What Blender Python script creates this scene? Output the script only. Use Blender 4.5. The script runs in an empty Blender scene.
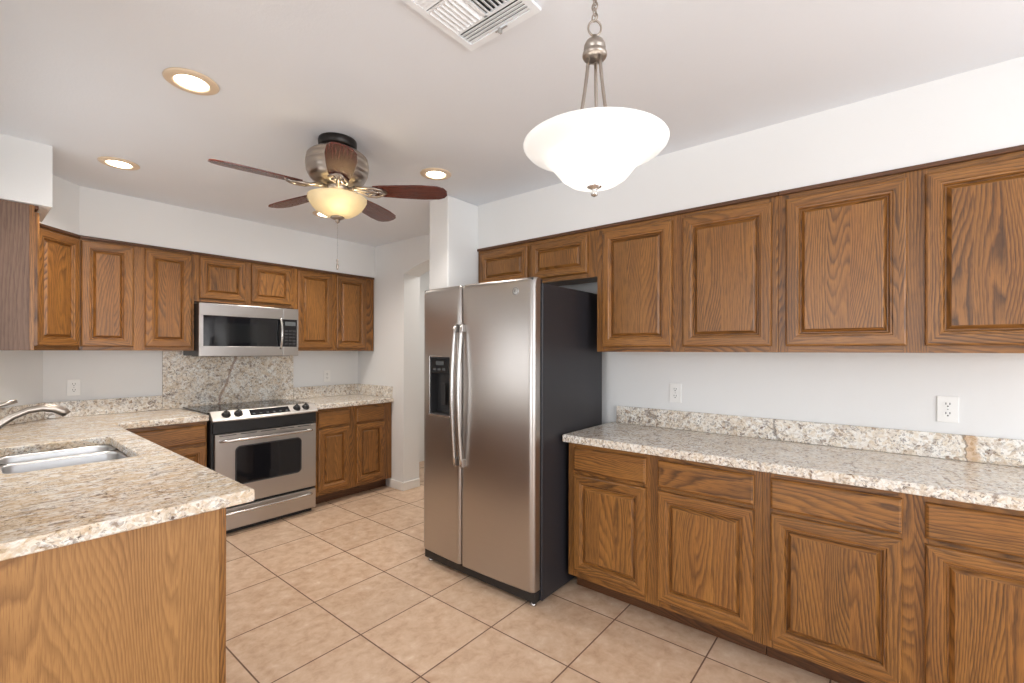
import bpy, bmesh, math, random
from mathutils import Vector, Matrix
PI = math.pi
random.seed(7)
SC = bpy.context.scene
COL = SC.collection

# ------------------------------------------------------------------ camera, world, light, exposure
HEAD = math.pi / 2 - 0.8869                      # heading of the view, measured from +X
CEIL = 2.49
cam = bpy.data.cameras.new('camera')
cam.sensor_fit = 'HORIZONTAL'; cam.sensor_width = 36.0
cam.lens = 455.0 / 1024.0 * 36.0
cam.shift_y = (350.76 - 341.5) / 1024.0
cam.clip_start = 0.02
camo = bpy.data.objects.new('camera', cam); COL.objects.link(camo)
fw = Vector((math.sin(0.8869), math.cos(0.8869), 0))
rt = Vector((math.cos(0.8869), -math.sin(0.8869), 0)); up = Vector((0, 0, 1))
roll = -0.0025
r2 = rt * math.cos(roll) - up * math.sin(roll)
u2 = up * math.cos(roll) + rt * math.sin(roll)
M = Matrix((r2, u2, -fw)).transposed().to_4x4(); M.translation = Vector((0, 0, 1.3926))
camo.matrix_world = M
SC.camera = camo
SC.view_settings.view_transform = 'Standard'; SC.view_settings.look = 'None'
SC.view_settings.gamma = 1.0; SC.view_settings.use_curve_mapping = False
SC.view_settings.exposure = 0.03

W = bpy.data.worlds.new('daylight'); SC.world = W; W.use_nodes = True
W.node_tree.nodes['Background'].inputs[0].default_value = (0.80, 0.90, 1.0, 1)
W.node_tree.nodes['Background'].inputs[1].default_value = 1.2

def area(name, loc, direction, sx, sy, power, color=(1, 1, 1)):
    l = bpy.data.lights.new(name, 'AREA'); l.shape = 'RECTANGLE'; l.size = sx; l.size_y = sy
    l.energy = power; l.color = color
    o = bpy.data.objects.new(name, l); COL.objects.link(o); o.location = loc
    o.rotation_euler = Vector(direction).to_track_quat('-Z', 'Y').to_euler()
    return o
# daylight at openings of the room, two of them added to light it (all out of the photograph's frame)
area('sink_window_daylight', (-0.26, 2.78, 1.60), (1, 0, 0.3), 1.12, 0.98, 8, (0.955, 0.978, 1.0))
area('patio_door_daylight', (2.99, -1.75, 1.06), (-1, 0, 0.35), 1.66, 2.02, 46, (0.955, 0.978, 1.0))
area('added_front_daylight', (0.1, -3.70, 1.45), (0, 1, 0.42), 3.3, 1.6, 135, (0.955, 0.978, 1.0))  # guessed opening, added to light the room from behind the camera
area('added_family_room_daylight', (-4.2, 0.4, 1.4), (1, 0, 0.42), 3.0, 1.9, 95, (0.955, 0.978, 1.0))  # guessed opening, added as a broad light from the left

def point(name, loc, power, color, radius=0.05):
    l = bpy.data.lights.new(name, 'POINT'); l.energy = power; l.color = color; l.shadow_soft_size = radius
    o = bpy.data.objects.new(name, l); COL.objects.link(o); o.location = loc; return o

# ------------------------------------------------------------------ materials
class NT:
    def __init__(s, name):
        s.m = bpy.data.materials.new(name); s.m.use_nodes = True
        s.t = s.m.node_tree; s.b = s.t.nodes['Principled BSDF']; s.out = s.t.nodes['Material Output']
    def n(s, kind, **kw):
        x = s.t.nodes.new(kind)
        for k, v in kw.items(): setattr(x, k, v)
        return x
    def l(s, a, b): s.t.links.new(a, b)
    def coord(s, which='Object'):
        return s.n('ShaderNodeTexCoord').outputs[which]
    def mapping(s, vec, scale=(1, 1, 1), rot=(0, 0, 0), loc=(0, 0, 0)):
        x = s.n('ShaderNodeMapping'); x.inputs['Scale'].default_value = scale
        x.inputs['Rotation'].default_value = rot; x.inputs['Location'].default_value = loc
        s.l(vec, x.inputs['Vector']); return x.outputs[0]
    def noise(s, vec, scale, detail=4, rough=0.5, dist=0.0):
        x = s.n('ShaderNodeTexNoise'); x.inputs['Scale'].default_value = scale
        x.inputs['Detail'].default_value = detail; x.inputs['Roughness'].default_value = rough
        x.inputs['Distortion'].default_value = dist
        s.l(vec, x.inputs['Vector']); return x.outputs[0]
    def ramp(s, fac, stops, interp='LINEAR'):
        x = s.n('ShaderNodeValToRGB'); x.color_ramp.interpolation = interp
        e = x.color_ramp.elements
        while len(e) > 2: e.remove(e[-1])
        for i, (p, c) in enumerate(stops):
            el = e[i] if i < 2 else e.new(p)
            el.position = p
            el.color = (c, c, c, 1) if not isinstance(c, tuple) else (c[0], c[1], c[2], 1)
        s.l(fac, x.inputs[0]); return x.outputs[0]
    def math(s, op, a, b=None, c=None):
        x = s.n('ShaderNodeMath', operation=op)
        for i, v in enumerate((a, b, c)):
            if v is None: continue
            if isinstance(v, (int, float)): x.inputs[i].default_value = v
            else: s.l(v, x.inputs[i])
        return x.outputs[0]
    def mix(s, fac, a, b, blend='MIX'):
        x = s.n('ShaderNodeMix', data_type='RGBA', blend_type=blend)
        for inp, v in ((x.inputs[0], fac), (x.inputs[6], a), (x.inputs[7], b)):
            if isinstance(v, (int, float)): inp.default_value = v
            elif isinstance(v, tuple): inp.default_value = (v[0], v[1], v[2], 1)
            else: s.l(v, inp)
        return x.outputs[2]
    def bump(s, hgt, strength=0.2, dist=0.01):
        x = s.n('ShaderNodeBump'); x.inputs['Strength'].default_value = strength
        x.inputs['Distance'].default_value = dist
        s.l(hgt, x.inputs['Height']); s.l(x.outputs[0], s.b.inputs['Normal'])
    def col(s, v):
        if isinstance(v, tuple): s.b.inputs['Base Color'].default_value = (*v[:3], 1)
        else: s.l(v, s.b.inputs['Base Color'])
    def set(s, **kw):
        for k, v in kw.items():
            i = s.b.inputs[k.replace('_', ' ')]
            if isinstance(v, (int, float)): i.default_value = v
            elif isinstance(v, tuple): i.default_value = (*v[:3], 1)
            else: s.l(v, i)

def lin(r, g, b):
    f = lambda c: (c / 255 / 12.92) if c / 255 <= 0.04045 else ((c / 255 + 0.055) / 1.055) ** 2.4
    return (f(r), f(g), f(b))

def paint(name, c, bump=0.12, scale=140, rough=0.75):
    t = NT(name); v = t.coord()
    n = t.noise(v, 2.3, 3, 0.5)
    t.col(t.mix(n, tuple(x * 0.975 for x in c), tuple(min(1, x * 1.015) for x in c)))
    t.set(Roughness=rough)
    t.bump(t.noise(v, scale, 3, 0.6), bump, 0.004)
    return t.m

def oak(name, light, mid, dark, rough=0.36, freq=66.0, wav=30.0, su=4.6, sv=0.8, board=0.085):
    t = NT(name); uv = t.coord('UV')
    rnd = t.n('ShaderNodeObjectInfo').outputs['Random']
    sep = t.n('ShaderNodeSeparateXYZ'); t.l(uv, sep.inputs[0])
    # glued-up boards: each strip has its own grain offset and tone
    bi = t.math('FLOOR', t.math('ADD', t.math('DIVIDE', sep.outputs[0], board), t.math('MULTIPLY', rnd, 7.0)))
    wn = t.n('ShaderNodeTexWhiteNoise', noise_dimensions='2D')
    cb = t.n('ShaderNodeCombineXYZ'); t.l(bi, cb.inputs[0]); t.l(rnd, cb.inputs[1]); t.l(cb.outputs[0], wn.inputs[0])
    off = t.n('ShaderNodeCombineXYZ')
    t.l(t.math('MULTIPLY', rnd, 31.0), off.inputs[1]); t.l(t.math('MULTIPLY', wn.outputs['Value'], 41.0), off.inputs[2])
    add = t.n('ShaderNodeVectorMath', operation='ADD'); t.l(uv, add.inputs[0]); t.l(off.outputs[0], add.inputs[1])
    v = add.outputs[0]
    big = t.noise(t.mapping(v, (su, sv, 1)), 1.0, 1.2, 0.4, 0.15)
    rip = t.noise(t.mapping(v, (55, 14, 1)), 1.0, 2, 0.5)
    ph = t.math('ADD', t.math('ADD', t.math('MULTIPLY', sep.outputs[0], freq), t.math('MULTIPLY', big, wav)), t.math('MULTIPLY', rip, 0.6))
    saw = t.math('FRACT', ph)
    rings = t.ramp(saw, [(0.0, 0.35), (0.07, 0.0), (0.22, 0.25), (0.50, 0.75), (0.85, 1.0), (1.0, 0.35)])
    pores = t.noise(t.mapping(v, (430, 12, 1)), 1.0, 2, 0.6)
    pm = t.ramp(pores, [(0.37, 1.0), (0.50, 0.0)])
    wide = t.noise(t.mapping(v, (9, 0.8, 1)), 1.0, 3, 0.5)
    str_ = t.ramp(t.noise(t.mapping(v, (7, 1.2, 1), (0, 0, 0), (5, 5, 5)), 1.0, 2, 0.5), [(0.35, 0.45), (0.62, 1.0)])
    body = t.mix(wide, mid, light)
    ringd = t.math('MULTIPLY', t.math('SUBTRACT', 1.0, rings), str_)
    c = t.mix(t.math('MULTIPLY', ringd, 0.85), body, dark)
    c = t.mix(t.math('MULTIPLY', pm, 0.50), c, dark)
    tone = t.math('ADD', t.math('ADD', 0.86, t.math('MULTIPLY', rnd, 0.16)), t.math('MULTIPLY', wn.outputs['Value'], 0.16))
    hsv = t.n('ShaderNodeHueSaturation'); t.l(c, hsv.inputs['Color']); t.l(tone, hsv.inputs['Value'])
    t.col(hsv.outputs[0]); t.set(Roughness=rough)
    t.bump(t.math('SUBTRACT', rings, pm), 0.08, 0.0010)
    return t.m

def granite(name, gold, streak, seed, marks=()):
    t = NT(name); v0 = t.coord()
    wob = t.n('ShaderNodeTexNoise'); wob.inputs['Scale'].default_value = 22; wob.inputs['Detail'].default_value = 4; t.l(v0, wob.inputs['Vector'])
    ma = t.n('ShaderNodeVectorMath', operation='MULTIPLY_ADD'); t.l(wob.outputs['Color'], ma.inputs[0])
    ma.inputs[1].default_value = (.05, .05, .05); t.l(v0, ma.inputs[2]); v = ma.outputs[0]
    def cells(scale, stops, sc=(1, 1, 1)):
        x = t.n('ShaderNodeTexVoronoi'); x.inputs['Scale'].default_value = scale
        t.l(t.mapping(v, sc, (0, 0, .25), (seed, seed * 2, 0)), x.inputs['Vector'])
        sp = t.n('ShaderNodeSeparateXYZ'); t.l(x.outputs['Color'], sp.inputs[0])
        return t.ramp(sp.outputs[0], stops, 'CONSTANT'), sp.outputs[1]
    c1, r1 = cells(58, [(0, lin(238, 234, 227)), (.34, lin(226, 214, 196)), (.52, lin(246, 243, 237)), (.68, lin(212, 196, 174)), (.80, lin(198, 186, 174)), (.90, lin(176, 150, 122)), (.96, lin(120, 100, 88))], (1, 1.5, 1.5) if streak else (1, 1, 1))
    c2, r2 = cells(125, [(0, lin(246, 243, 237)), (.40, lin(222, 210, 190)), (.62, lin(238, 233, 224)), (.78, lin(188, 174, 160)), (.90, lin(100, 80, 70)), (.95, lin(60, 48, 44))])
    c = t.mix(0.45, c1, c2)
    big = t.noise(t.mapping(v0, (6, 10, 10) if streak else (7, 7, 7), (0, 0, .3), (seed, 0, 0)), 1.0, 7, 0.70, 1.8)
    gm = t.ramp(big, [(0.43, 1.0), (0.56, 0.0)])
    c = t.mix(t.math('MULTIPLY', gm, gold), c, lin(212, 182, 140), 'MIX')
    wm = t.ramp(big, [(0.56, 0.0), (0.68, 1.0)])
    c = t.mix(t.math('MULTIPLY', wm, 0.45), c, lin(242, 238, 230))
    vn = t.noise(t.mapping(v0, (9, 20, 20) if streak else (8, 8, 14), (0.3, 0.4, 0.28), (seed, 1, 0)), 1.0, 8, 0.74, 1.2)
    vein = t.ramp(vn, [(0.375, 1.0), (0.43, 0.0)])
    c = t.mix(t.math('MULTIPLY', vein, 0.62), c, lin(104, 84, 74))
    patch = t.ramp(t.noise(t.mapping(v0, (1, 1, 1), (0, 0, 0), (seed, 3, 1)), 8.0, 4, 0.65), [(0.46, 0.0), (0.60, 1.0)])
    sp = t.ramp(t.noise(v0, 95, 5, 0.7, 0.6), [(0.40, 1.0), (0.45, 0.0)])
    c = t.mix(t.math('MULTIPLY', t.math('MULTIPLY', sp, patch), .85), c, lin(72, 56, 50))
    if marks:
        sx = t.n('ShaderNodeSeparateXYZ'); t.l(v0, sx.inputs[0])
        wv = t.math('MULTIPLY', t.math('SUBTRACT', t.noise(v0, 18, 4, 0.6), 0.5), .07)
        for axis, a0, slope, w, colr in marks:          # mineral seams: position at counter height, lean per metre
            ctr = t.math('ADD', t.math('ADD', a0, t.math('MULTIPLY', t.math('SUBTRACT', sx.outputs[2], 0.93), slope)), wv)
            d = t.math('ABSOLUTE', t.math('SUBTRACT', sx.outputs[axis], ctr))
            mk = t.ramp(t.math('DIVIDE', d, w * 2), [(0.25, 1.0), (0.5, 0.0)])
            c = t.mix(t.math('MULTIPLY', mk, 0.58), c, colr)
    t.col(c); t.set(Roughness=0.17)
    return t.m

def steel(name, c=(0.60, 0.585, 0.57), rough=0.30, stretch=(1, 1, 90), var=0.03):
    t = NT(name); v = t.coord()
    n = t.noise(t.mapping(v, stretch), 4.0, 3, 0.6)
    t.col(t.mix(n, tuple(x * (1 - var) for x in c), tuple(x * (1 + var) for x in c)))
    t.set(Metallic=1.0, Roughness=rough)
    return t.m

def plain(name, c, rough=0.5, metal=0.0, emit=None, es=0.0, var=0.06, spec=0.5):
    t = NT(name); v = t.coord()
    n = t.noise(v, 9.0, 3, 0.5)
    t.col(t.mix(n, tuple(x * (1 - var) for x in c), tuple(min(1, x * (1 + var)) for x in c)))
    t.set(Roughness=rough, Metallic=metal); t.b.inputs['Specular IOR Level'].default_value = spec
    if emit:
        t.b.inputs['Emission Color'].default_value = (*emit, 1); t.b.inputs['Emission Strength'].default_value = es
    return t.m

def tiles():
    t = NT('beige_floor_tile'); v = t.coord()
    sep = t.n('ShaderNodeSeparateXYZ'); t.l(v, sep.inputs[0])
    P = 0.4526
    def line(o, s0):
        a = t.math('DIVIDE', t.math('SUBTRACT', o, s0), P)
        fr = t.math('FRACT', t.math('ADD', a, 100.0))
        d = t.math('MULTIPLY', t.math('MINIMUM', fr, t.math('SUBTRACT', 1.0, fr)), P)
        return d, t.math('FLOOR', t.math('ADD', a, 100.0))
    dx, ix = line(sep.outputs[0], 1.2614); dy, iy = line(sep.outputs[1], 1.5274)
    d = t.math('MINIMUM', dx, dy)
    g = t.ramp(t.math('MULTIPLY', d, 100.0), [(0.26, 1.0), (0.40, 0.0)])
    comb = t.n('ShaderNodeCombineXYZ'); t.l(ix, comb.inputs[0]); t.l(iy, comb.inputs[1])
    wn = t.n('ShaderNodeTexWhiteNoise', noise_dimensions='3D'); t.l(comb.outputs[0], wn.inputs[0])
    addv = t.n('ShaderNodeVectorMath', operation='MULTIPLY_ADD'); t.l(wn.outputs['Color'], addv.inputs[0])
    addv.inputs[1].default_value = (9, 9, 9); t.l(v, addv.inputs[2])
    n1 = t.noise(addv.outputs[0], 15.0, 6, 0.62, 0.3)
    c = t.ramp(n1, [(0.30, lin(190, 156, 128)), (0.48, lin(208, 178, 150)), (0.62, lin(217, 190, 164)), (0.75, lin(228, 208, 186))])
    n2 = t.noise(v, 60, 3, 0.6)
    c = t.mix(t.math('MULTIPLY', n2, 0.16), c, lin(160, 122, 96))
    tone = t.math('ADD', 0.95, t.math('MULTIPLY', wn.outputs['Value'], 0.08))
    hsv = t.n('ShaderNodeHueSaturation'); t.l(c, hsv.inputs['Color']); t.l(tone, hsv.inputs['Value'])
    c = t.mix(g, hsv.outputs[0], lin(112, 84, 68))
    t.col(c)
    t.set(Roughness=t.math('ADD', 0.30, t.math('ADD', t.math('MULTIPLY', n1, 0.18), t.math('MULTIPLY', g, 0.4))))
    t.bump(t.math('SUBTRACT', t.math('MULTIPLY', n1, 0.15), g), 0.35, 0.003)
    return t.m

def glass_pane():
    t = NT('clear_window_glass')
    tr = t.n('ShaderNodeBsdfTransparent'); gl = t.n('ShaderNodeBsdfGlossy'); gl.inputs['Roughness'].default_value = 0.02
    mx = t.n('ShaderNodeMixShader'); mx.inputs[0].default_value = 0.06
    t.l(tr.outputs[0], mx.inputs[1]); t.l(gl.outputs[0], mx.inputs[2]); t.l(mx.outputs[0], t.out.inputs[0])
    return t.m

def lamp_glass(name, c, e, es, swirl, tr):
    t = NT(name); v = t.coord()
    n = t.noise(v, swirl, 4, 0.6, 2.0)
    cc = t.mix(n, tuple(x * 0.88 for x in c), c)
    t.col(cc); t.set(Roughness=0.25)
    t.b.inputs['Emission Strength'].default_value = es
    t.l(t.mix(n, tuple(x * 0.82 for x in e), e), t.b.inputs['Emission Color'])
    tl = t.n('ShaderNodeBsdfTranslucent'); t.l(cc, tl.inputs[0])
    mx = t.n('ShaderNodeMixShader'); mx.inputs[0].default_value = tr
    t.l(t.b.outputs[0], mx.inputs[1]); t.l(tl.outputs[0], mx.inputs[2]); t.l(mx.outputs[0], t.out.inputs[0])
    return t.m

WALL = paint('off_white_wall_paint', lin(233, 233, 232))
CEILP = paint('ceiling_paint', lin(233, 237, 243), 0.15, 90)
TRIMW = paint('white_trim_paint', lin(240, 238, 234), 0.02, 60, 0.4)
OAK = oak('stained_oak', lin(168, 116, 55), lin(137, 87, 41), lin(58, 34, 17))
OAKP = oak('oak_veneer_panel', lin(186, 138, 82), lin(176, 127, 73), lin(128, 86, 46), 0.45, 95.0, 44.0, 3.6, 0.5, 0.30)
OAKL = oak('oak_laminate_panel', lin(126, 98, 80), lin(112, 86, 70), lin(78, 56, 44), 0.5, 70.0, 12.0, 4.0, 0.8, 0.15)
OAKD = oak('dark_oak_trim', lin(112, 72, 42), lin(92, 56, 32), lin(60, 36, 20))
GRAN = granite('golden_granite_worktop', .56, True, 1.0); GRANGLARE = granite('glare_tinted_granite_worktop', .16, True, 5.0); GRANV = granite('granite_splash', .16, False, 3.0, [(1, -.30, 0, .022, lin(196, 150, 92)), (1, -.285, 0, .006, lin(70, 52, 40)), (1, .44, .1, .008, lin(72, 56, 46))]); GRANP = granite('granite_tall_splash', .34, False, 8.0, [(0, 1.45, .34, .013, lin(128, 88, 66))])  # right counters: same stone, with surface glare put into a whiter colour
STEEL = steel('brushed_stainless_steel', (0.49, 0.462, 0.44), 0.31, (1, 1, 120), 0.05)
STEELR = steel('satin_stainless_panel', (0.66, 0.63, 0.60), 0.46)
STEELH = steel('polished_steel', (0.58, 0.56, 0.54), 0.27, (1, 1, 1))
SINKS = steel('sink_steel', (0.52, 0.52, 0.525), 0.33, (60, 1, 1))
NICKEL = steel('satin_nickel', (0.42, 0.37, 0.325), 0.32, (1, 1, 30))
BLACKG = plain('black_glass', (0.008, 0.008, 0.010), 0.05, 0, spec=0.45)
BLACK = plain('black_enamel', (0.014, 0.014, 0.015), 0.35)
CHAR = plain('charcoal_fridge_side', (0.022, 0.021, 0.025), 0.42)
DARKP = plain('dark_plastic', (0.03, 0.03, 0.032), 0.45)
GREYD = plain('grey_display', (0.10, 0.11, 0.115), 0.2)
SILV = plain('silver_plastic', (0.45, 0.44, 0.43), 0.35, 0.6)
WHITEP = plain('white_plastic', lin(240, 239, 236), 0.35, var=0.02)
SLOT = plain('dark_slot', (0.03, 0.028, 0.026), 0.6)
BLADE = oak('walnut_blade', lin(112, 54, 40), lin(92, 40, 30), lin(52, 20, 15), 0.24, 60.0, 8.0, 5, 0.8, 0.3)
BRONZE = plain('dark_bronze', (0.02, 0.016, 0.014), 0.35, 0.5)
VENTW = plain('white_vent_enamel', lin(244, 248, 252), 0.4, var=0.02)
BULB = plain('glowing_bulb', (1, 0.95, 0.85), 0.4, 0, (1.0, 0.88, 0.68), 9.0)
CANT = plain('can_trim', lin(226, 205, 178), 0.35, var=0.03)
PGLASS = lamp_glass('frosted_white_glass', (0.92, 0.92, 0.91), (1.0, 0.975, 0.94), 0.34, 5.0, .35)
FGLASS = lamp_glass('amber_alabaster_glass', (0.80, 0.73, 0.57), (1.0, 0.84, 0.56), 0.10, 9.0, .5)
TILE = tiles(); PANE = glass_pane()

# ------------------------------------------------------------------ mesh helpers
class MB:
    """collects shapes into one mesh; faces carry a grain axis and a uv offset"""
    def __init__(s):
        s.bm = bmesh.new(); s.g = s.bm.faces.layers.int.new('g')
        s.ou = s.bm.faces.layers.float.new('ou'); s.mi = 0
    def _tag(s, faces, grain, smooth=False):
        o = random.uniform(0, 40)
        for f in faces:
            f[s.g] = grain; f[s.ou] = o; f.smooth = smooth; f.material_index = s.mi
    def box(s, x0, x1, y0, y1, z0, z1, bev=0.0, seg=2, grain=2, matrix=None):
        tmp = bmesh.new(); bmesh.ops.create_cube(tmp, size=1.0)
        for v in tmp.verts:
            v.co = Vector((x0 + (v.co.x + 0.5) * (x1 - x0), y0 + (v.co.y + 0.5) * (y1 - y0), z0 + (v.co.z + 0.5) * (z1 - z0)))
        if bev > 0:
            bmesh.ops.bevel(tmp, geom=list(tmp.edges), offset=bev, segments=seg, profile=0.5, affect='EDGES')
        s.merge(tmp, grain, matrix); return s
    def merge(s, tmp, grain=2, matrix=None, smooth=False):
        if matrix is not None: bmesh.ops.transform(tmp, matrix=matrix, verts=tmp.verts)
        mp = {v: s.bm.verts.new(v.co) for v in tmp.verts}
        fs = []
        for f in tmp.faces:
            try: fs.append(s.bm.faces.new([mp[v] for v in f.verts]))
            except ValueError: pass
        tmp.free(); s._tag(fs, grain, smooth)
    def prism(s, pts, z0, z1, bev=0.0, grain=2, matrix=None, holes=None, seg=2):
        tmp = bmesh.new()
        vs = [tmp.verts.new((p[0], p[1], z0)) for p in pts]
        f = tmp.faces.new(vs)
        r = bmesh.ops.extrude_face_region(tmp, geom=[f])
        bmesh.ops.translate(tmp, vec=(0, 0, z1 - z0), verts=[e for e in r['geom'] if isinstance(e, bmesh.types.BMVert)])
        bmesh.ops.recalc_face_normals(tmp, faces=tmp.faces)
        if bev: bmesh.ops.bevel(tmp, geom=[e for e in tmp.edges], offset=bev, segments=seg, profile=0.5, affect='EDGES')
        s.merge(tmp, grain, matrix); return s
    def lathe(s, prof, n=32, cx=0, cy=0, grain=2, smooth=True, matrix=None):
        tmp = bmesh.new(); rings = []
        for r, z in prof:
            if r < 1e-6: rings.append([tmp.verts.new((cx, cy, z))])
            else: rings.append([tmp.verts.new((cx + r * math.cos(2 * PI * i / n), cy + r * math.sin(2 * PI * i / n), z)) for i in range(n)])
        for a, b in zip(rings, rings[1:]):
            for i in range(n):
                j = (i + 1) % n
                if len(a) == 1 and len(b) == 1: continue
                if len(a) == 1: tmp.faces.new((a[0], b[i], b[j]))
                elif len(b) == 1: tmp.faces.new((a[i], a[j], b[0]))
                else: tmp.faces.new((a[i], a[j], b[j], b[i]))
        bmesh.ops.recalc_face_normals(tmp, faces=tmp.faces)
        s.merge(tmp, grain, matrix, smooth); return s
    def tube(s, pts, rad, n=12, cap=True, grain=2, flat=1.0, closed=False):
        pts = [Vector(p) for p in pts]; tmp = bmesh.new(); rings = []
        rads = rad if isinstance(rad, (list, tuple)) else [rad] * len(pts)
        prev = None; N = len(pts)
        for k, p in enumerate(pts):
            if closed: d = (pts[(k + 1) % N] - pts[k - 1]).normalized()
            else: d = (pts[min(k + 1, N - 1)] - pts[max(k - 1, 0)]).normalized()
            if prev is None:
                a = Vector((0, 0, 1)) if abs(d.z) < 0.9 else Vector((1, 0, 0))
                u = d.cross(a).normalized()
            else: u = (prev - d * prev.dot(d)).normalized()
            w = d.cross(u); prev = u
            rings.append([tmp.verts.new(p + rads[k] * (math.cos(2 * PI * i / n) * u + flat * math.sin(2 * PI * i / n) * w)) for i in range(n)])
        prs = list(zip(rings, rings[1:])) + ([(rings[-1], rings[0])] if closed else [])
        for a, b in prs:
            for i in range(n):
                j = (i + 1) % n; tmp.faces.new((a[i], a[j], b[j], b[i]))
        if cap and not closed:
            tmp.faces.new(list(reversed(rings[0]))); tmp.faces.new(rings[-1])
        bmesh.ops.recalc_face_normals(tmp, faces=tmp.faces)
        s.merge(tmp, grain, None, True); return s
    def build(s, name, mat, parent=None, loc=None, autosmooth=True):
        s.bm.normal_update()
        uvl = s.bm.loops.layers.uv.new('UVMap')
        for f in s.bm.faces:
            nrm = f.normal; ax = max(range(3), key=lambda i: abs(nrm[i])); g = f[s.g]; o = f[s.ou]
            if ax == g: a, b = [i for i in range(3) if i != ax]
            else: b = g; a = [i for i in range(3) if i not in (ax, g)][0]
            for l in f.loops: l[uvl].uv = (l.vert.co[a] + o, l.vert.co[b] + o * 1.7)
        me = bpy.data.meshes.new(name); s.bm.normal_update(); s.bm.to_mesh(me); s.bm.free()
        for m in (mat if isinstance(mat, (list, tuple)) else [mat]): me.materials.append(m)
        o = bpy.data.objects.new(name, me); COL.objects.link(o)
        if parent is not None: o.parent = parent
        if loc is not None: o.location = loc
        return o

def tag(o, label, cat, group=None):
    o['label'] = label; o['category'] = cat
    if group: o['group'] = group
    return o
def thing(name, label, cat, loc=(0, 0, 0), rz=0.0, group=None):
    o = bpy.data.objects.new(name, None); COL.objects.link(o); o.empty_display_size = 0.1
    o.location = loc; o.rotation_euler = (0, 0, rz); return tag(o, label, cat, group)
def struct(name, mb, mat):
    o = mb.build(name, mat); o['kind'] = 'structure'; return o

# ------------------------------------------------------------------ room shell
RX, BY, LX = 2.82, 4.49, -0.03        # right wall, back wall, left wall (inner faces)
XA, XB_, YA = -4.0, 4.6, -3.5
struct('floor', MB().box(XA - .2, XB_, YA - .2, BY + .2, -0.1, 0), TILE)
struct('ceiling', MB().box(XA - .2, XB_, YA - .2, BY + .2, CEIL, CEIL + 0.1), CEILP)
struct('wall_back', MB().box(XA - .2, XB_, BY, BY + .15, 0, CEIL), WALL)

# right wall: solid run, arch opening towards the hall, patio door opening behind the camera
m = MB()
m.box(RX, RX + .2, 3.685, BY, 0, CEIL)
m.box(RX, RX + .2, -0.85, 2.58, 0, CEIL)
m.box(RX, RX + .2, -2.65, -0.85, 2.10, CEIL)
m.box(RX, RX + .2, YA, -2.65, 0, CEIL)
ya, yb, zs, rise = 2.58, 3.685, 2.15, 0.105
arch = [(yb, CEIL), (ya, CEIL)]
for i in range(25):
    t = i / 24
    arch.append((ya + (yb - ya) * t, zs + rise * (1 - (2 * t - 1) ** 2)))
mx = Matrix(((0, 0, 1, 0), (1, 0, 0, 0), (0, 1, 0, 0), (0, 0, 0, 1)))
m.prism(arch, RX, RX + .2, matrix=mx)
struct('wall_right', m, WALL)
struct('wall_hall', MB().box(4.3, 4.45, 1.5, BY, 0, CEIL).box(RX + .2, 4.3, 1.9, 2.05, 0, CEIL), WALL)
struct('wall_fridge', MB().box(2.20, RX, 2.378, 2.58, 0, CEIL, 0.008), WALL)
# left wall with the sink window, and the 45 degree corner wall
m = MB()
wy0, wy1, wz0, wz1 = 2.22, 3.34, 1.10, 2.10
m.box(LX - .16, LX, 1.66, wy0, 0, CEIL); m.box(LX - .16, LX, wy1, BY, 0, CEIL)
m.box(LX - .16, LX, wy0, wy1, 0, wz0); m.box(LX - .16, LX, wy0, wy1, wz1, CEIL)
struct('wall_left', m, WALL)
struct('wall_corner', MB().prism([(LX, 4.072), (0.388, BY), (LX, BY)], 0, CEIL), WALL)
# far walls of the open family room behind the camera
m = MB()
m.box(XA, -1.6, YA - .15, YA, 0, CEIL); m.box(1.8, RX + .2, YA - .15, YA, 0, CEIL)
m.box(-1.6, 1.8, YA - .15, YA, 0, 0.35); m.box(-1.6, 1.8, YA - .15, YA, 2.35, CEIL)
struct('wall_front', m, WALL)
m = MB()
m.box(XA - .15, XA, YA, -1.1, 0, CEIL); m.box(XA - .15, XA, 1.9, BY, 0, CEIL)
m.box(XA - .15, XA, -1.1, 1.9, 0, 0.45); m.box(XA - .15, XA, -1.1, 1.9, 2.35, CEIL)
struct('wall_far', m, WALL)
def window(n, a0, a1, z0, z1, axis, at, mull):
    m = MB(); t = 0.045
    def bx(p0, p1, q0, q1):
        if axis == 'x': m.box(at - .03, at + .03, p0, p1, q0, q1, 0.004)
        else: m.box(p0, p1, at - .03, at + .03, q0, q1, 0.004)
    bx(a0, a0 + t, z0, z1); bx(a1 - t, a1, z0, z1); bx(a0 + t, a1 - t, z0, z0 + t); bx(a0 + t, a1 - t, z1 - t, z1)
    for q in mull: bx(q - .02, q + .02, z0 + t, z1 - t)
    o = struct('window_%d' % n, m, TRIMW)
    p = MB()
    if axis == 'x': p.box(at - .003, at + .003, a0 + t, a1 - t, z0 + t, z1 - t)
    else: p.box(a0 + t, a1 - t, at - .003, at + .003, z0 + t, z1 - t)
    p.build('pane', PANE, o)
window(1, wy0, wy1, wz0, wz1, 'x', LX - .10, [(wy0 + wy1) / 2])
window(2, -1.6, 1.8, 0.35, 2.35, 'y', YA - .08, [-.47, .67])  # unseen window, guessed to go with the front area lamp
window(3, -1.1, 1.9, 0.45, 2.35, 'x', XA - .08, [-.1, .9])  # unseen window, guessed to go with the family room area lamp
window(4, -2.65, -0.85, 0.0, 2.10, 'x', RX + .10, [-1.75])

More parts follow.
